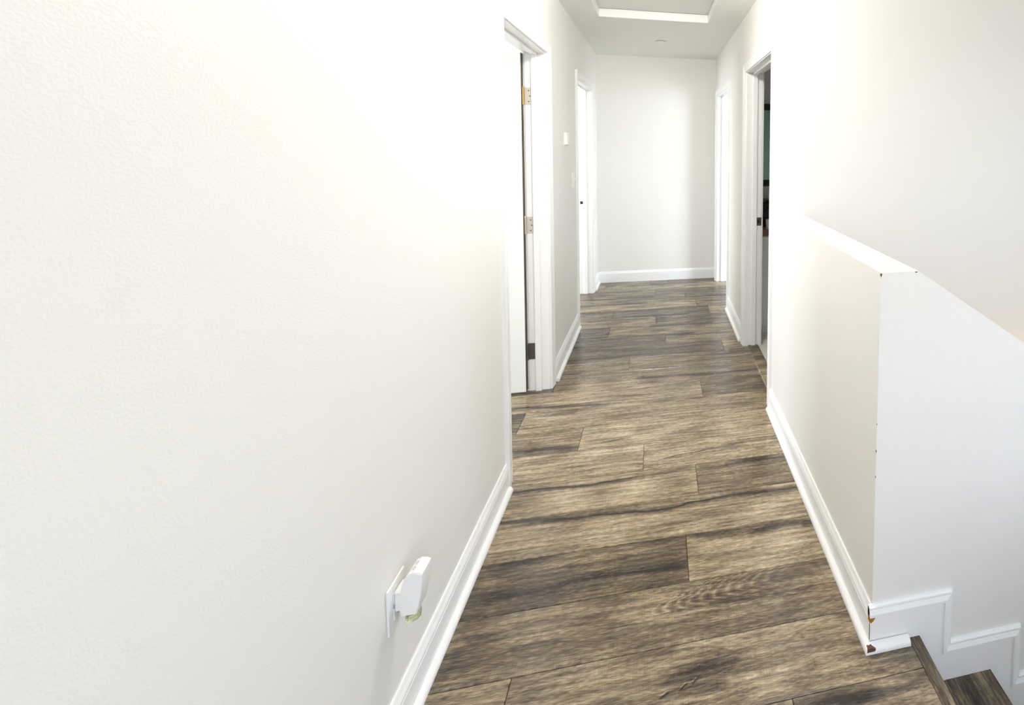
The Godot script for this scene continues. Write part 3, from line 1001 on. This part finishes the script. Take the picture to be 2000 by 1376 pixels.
# ------------------------------------------------------------------ small things
func small_things() -> void:
	# outlet
	var o := thing("wall_outlet", "white duplex outlet plate low on the left wall", "outlet")
	var zc := 1.213
	var yc := 0.352
	var st := mb()
	cbox(st, p3(0.0, yc - 0.058, zc - 0.0375), p3(0.0055, yc + 0.058, zc + 0.0375), 0.002)
	obj("cover_plate", st, M.plastic, o)
	for dy in [-0.0195, 0.0195]:
		st = mb()
		cbox(st, p3(0.005, yc + dy - 0.0145, zc - 0.017), p3(0.0075, yc + dy + 0.0145, zc + 0.017), 0.0012)
		var soc := obj("socket", st, M.plastic, o)
		for dz in [-0.0063, 0.0063]:
			st = mb()
			box(st, p3(0.0070, yc + dy - 0.002, zc + dz - 0.0009), p3(0.0077, yc + dy + 0.006, zc + dz + 0.0009))
			obj("slot", st, M.slot, soc)
		st = mb()
		lathe(st, [Vector2(0.0026, 0), Vector2(0.0026, 0.0006), Vector2(0, 0.0006)], p3(0.0071, yc + dy - 0.0085, zc), Vector3.RIGHT, 10)
		obj("slot", st, M.slot, soc)
	# plug-in freshener
	var f := thing("air_freshener", "white plug-in air freshener with a clear vial in the wall outlet", "air freshener")
	var z0 := zc - 0.024
	st = mb()
	var hood := [Vector2(0.024, 0.352), Vector2(0.022, 0.372), Vector2(0.023, 0.400), Vector2(0.027, 0.425), Vector2(0.034, 0.445), Vector2(0.043, 0.456), Vector2(0.054, 0.460), Vector2(0.066, 0.458), Vector2(0.074, 0.453), Vector2(0.0725, 0.430), Vector2(0.069, 0.400), Vector2(0.0635, 0.372), Vector2(0.058, 0.352)]
	prism(st, hood, p3(0, -0.022, z0 + 0.002), Vector3.RIGHT, Vector3.UP, Vector3(0, 0, -1), 0.044)
	var inner := []
	for q in hood: inner.append((q - Vector2(0.047, 0.405)) * 0.95 + Vector2(0.047, 0.405))
	prism(st, inner, p3(0, -0.022, z0), Vector3.RIGHT, Vector3.UP, Vector3(0, 0, -1), 0.048)
	obj("body", st, M.plastic, f)
	st = mb()
	cbox(st, p3(0.0078, 0.338, z0 + 0.005), p3(0.030, 0.392, z0 + 0.043), 0.004)
	obj("plug_base", st, M.plastic, f)
	for dz in [0.016, 0.032]:
		st = mb()
		lathe(st, [Vector2(0, 0), Vector2(0.004, 0), Vector2(0.004, 0.0012), Vector2(0.0025, 0.0012), Vector2(0, 0.0004)], p3(0.050, 0.4365, z0 + dz), Vector3.UP, 14)
		obj("vent", st, M.plastic_grey, f)
	st = mb()
	lathe(st, [Vector2(0, 0), Vector2(0.012, 0), Vector2(0.016, 0.003), Vector2(0.017, 0.012), Vector2(0.016, 0.022), Vector2(0.009, 0.027), Vector2(0.008, 0.0295), Vector2(0, 0.0295)], p3(0.041, 0.3005, zc), Vector3.UP, 24)
	obj("vial", st, M.vial, f)
	# chime box
	var t := thing("thermostat", "small white thermostat box on the wall between the left doorways", "thermostat")
	st = mb()
	cbox(st, p3(0, 1.488, 3.350), p3(0.024, 1.572, 3.424), 0.003)
	obj("housing", st, M.plastic, t)
	st = mb()
	cbox(st, p3(0.0, 1.482, 3.346), p3(0.006, 1.578, 3.428), 0.002)
	obj("back_plate", st, M.plastic, t)
	st = mb()
	cbox(st, p3(0.014, 1.4855, 3.372), p3(0.020, 1.4885, 3.386), 0.0005)
	obj("lever", st, M.slot, t)
	# light switch
	var w := thing("light_switch", "white light switch plate below the thermostat on the left wall", "switch")
	st = mb()
	cbox(st, p3(0, 1.163, 3.630), p3(0.006, 1.279, 3.704), 0.002)
	obj("cover_plate", st, M.plastic, w)
	st = mb()
	prism(st, [Vector2(0.005, -0.010), Vector2(0.009, -0.011), Vector2(0.019, 0.006), Vector2(0.018, 0.010), Vector2(0.005, 0.011)], p3(0, 1.221, 3.662), Vector3.RIGHT, Vector3.UP, Vector3(0, 0, -1), 0.010)
	obj("toggle", st, M.plastic, w)
	for dy in [-0.030, 0.030]:
		st = mb()
		lathe(st, [Vector2(0.003, 0), Vector2(0.003, 0.0008), Vector2(0, 0.0012)], p3(0.0058, 1.221 + dy, 3.667), Vector3.RIGHT, 10)
		obj("screw", st, M.plastic_grey, w)
	# sprinkler cover
	var k := thing("sprinkler_cover", "small round white sprinkler cover on the ceiling near the end wall", "sprinkler")
	st = mb()
	lathe(st, [Vector2(0, 0), Vector2(0.030, 0), Vector2(0.030, 0.006), Vector2(0, 0.006)], p3(0.672, H, 4.283), Vector3.DOWN, 20)
	obj("collar", st, M.plastic_grey, k)
	st = mb()
	lathe(st, [Vector2(0, 0.005), Vector2(0.052, 0.005), Vector2(0.053, 0.007), Vector2(0.050, 0.009), Vector2(0, 0.010)], p3(0.672, H, 4.283), Vector3.DOWN, 28)
	obj("disc", st, M.plastic, k)

func bathroom() -> void:
	var root := struct("floor_bathroom", "pale square tiles on the bathroom floor", "floor")
	var st := mb()
	box(st, p3(1.381, -0.1, KNEE + T), p3(2.5, -0.0035, 3.93))
	obj("grout", st, M.grout, root)
	for i in 4:
		for j in 5:
			var x := 1.383 + i * 0.305
			var d := KNEE + T + 0.003 + j * 0.305
			st = mb()
			cbox(st, p3(x, -0.012, d), p3(minf(x + 0.302, 2.5), 0.0, minf(d + 0.302, 3.93)), 0.001)
			obj("tile", st, M.tile, root)
	var v := thing("vanity", "white bathroom vanity cabinet under a brown wooden worktop", "cabinet")
	st = mb()
	box(st, p3(1.412, 0.0, 3.462), p3(2.40, 0.786, 3.915))
	obj("body", st, M.vanity, v)
	for i in 2:
		st = mb()
		cbox(st, p3(1.416 + i * 0.492, 0.066, 3.444), p3(1.902 + i * 0.492, 0.778, 3.462), 0.002)
		var dr := obj("door", st, M.vanity, v)
		st = mb()
		cbox(st, p3(1.86 + i * 0.07, 0.60, 3.424), p3(1.872 + i * 0.07, 0.72, 3.444), 0.003)
		obj("handle", st, M.steel, dr)
	st = mb()
	cbox(st, p3(1.396, 0.786, 3.435), p3(2.42, 0.836, 3.915), 0.003)
	obj("worktop", st, M.counter, v)
	var m := thing("mirror", "black framed mirror on the bathroom wall over the vanity", "mirror")
	var legs := sweep([Vector2(1.45, 1.137), Vector2(2.35, 1.137), Vector2(2.35, 1.864), Vector2(1.45, 1.864), Vector2(1.45, 1.137)], [Vector2(0, 0), Vector2(0, 0.025), Vector2(0.056, 0.025), Vector2(0.056, 0)], p3(0, 0, 3.93), Vector3.RIGHT, Vector3.UP, Vector3(0, 0, 1))
	for leg in legs: obj("frame", leg, M.black, m)
	st = mb()
	box(st, p3(1.50, 1.187, 3.93), p3(2.30, 1.814, 3.922))
	obj("glass", st, M.mirror, m)
	# things on the worktop
	var b := thing("soap_dispenser", "black pump soap dispenser standing on the bathroom worktop", "dispenser")
	st = mb()
	lathe(st, [Vector2(0, 0), Vector2(0.036, 0), Vector2(0.038, 0.006), Vector2(0.038, 0.12), Vector2(0.030, 0.135), Vector2(0.014, 0.14), Vector2(0.014, 0.155), Vector2(0, 0.155)], p3(1.502, 0.836, 3.60), Vector3.UP)
	obj("bottle", st, M.black, b)
	st = mb()
	lathe(st, [Vector2(0.005, 0.154), Vector2(0.005, 0.185), Vector2(0.012, 0.186), Vector2(0.012, 0.196), Vector2(0, 0.196)], p3(1.502, 0.836, 3.60), Vector3.UP, 14)
	box(st, p3(1.497, 1.022, 3.55), p3(1.507, 1.031, 3.60))
	obj("pump", st, M.black, b)
	var tb := thing("toiletry_box", "dark box standing behind the soap dispenser on the worktop", "box")
	st = mb()
	cbox(st, p3(1.47, 0.836, 3.70), p3(1.70, 1.02, 3.84), 0.004)
	obj("box_body", st, M.dark, tb)
	st = mb()
	cbox(st, p3(1.468, 1.02, 3.698), p3(1.702, 1.036, 3.842), 0.004)
	obj("lid", st, M.black, tb)
	var cu := thing("tumbler", "small white tumbler on the bathroom worktop", "cup")
	st = mb()
	lathe(st, [Vector2(0, 0), Vector2(0.024, 0), Vector2(0.028, 0.07), Vector2(0.025, 0.07), Vector2(0.022, 0.004), Vector2(0, 0.004)], p3(1.515, 0.836, 3.49), Vector3.UP)
	obj("cup", st, M.plastic, cu)
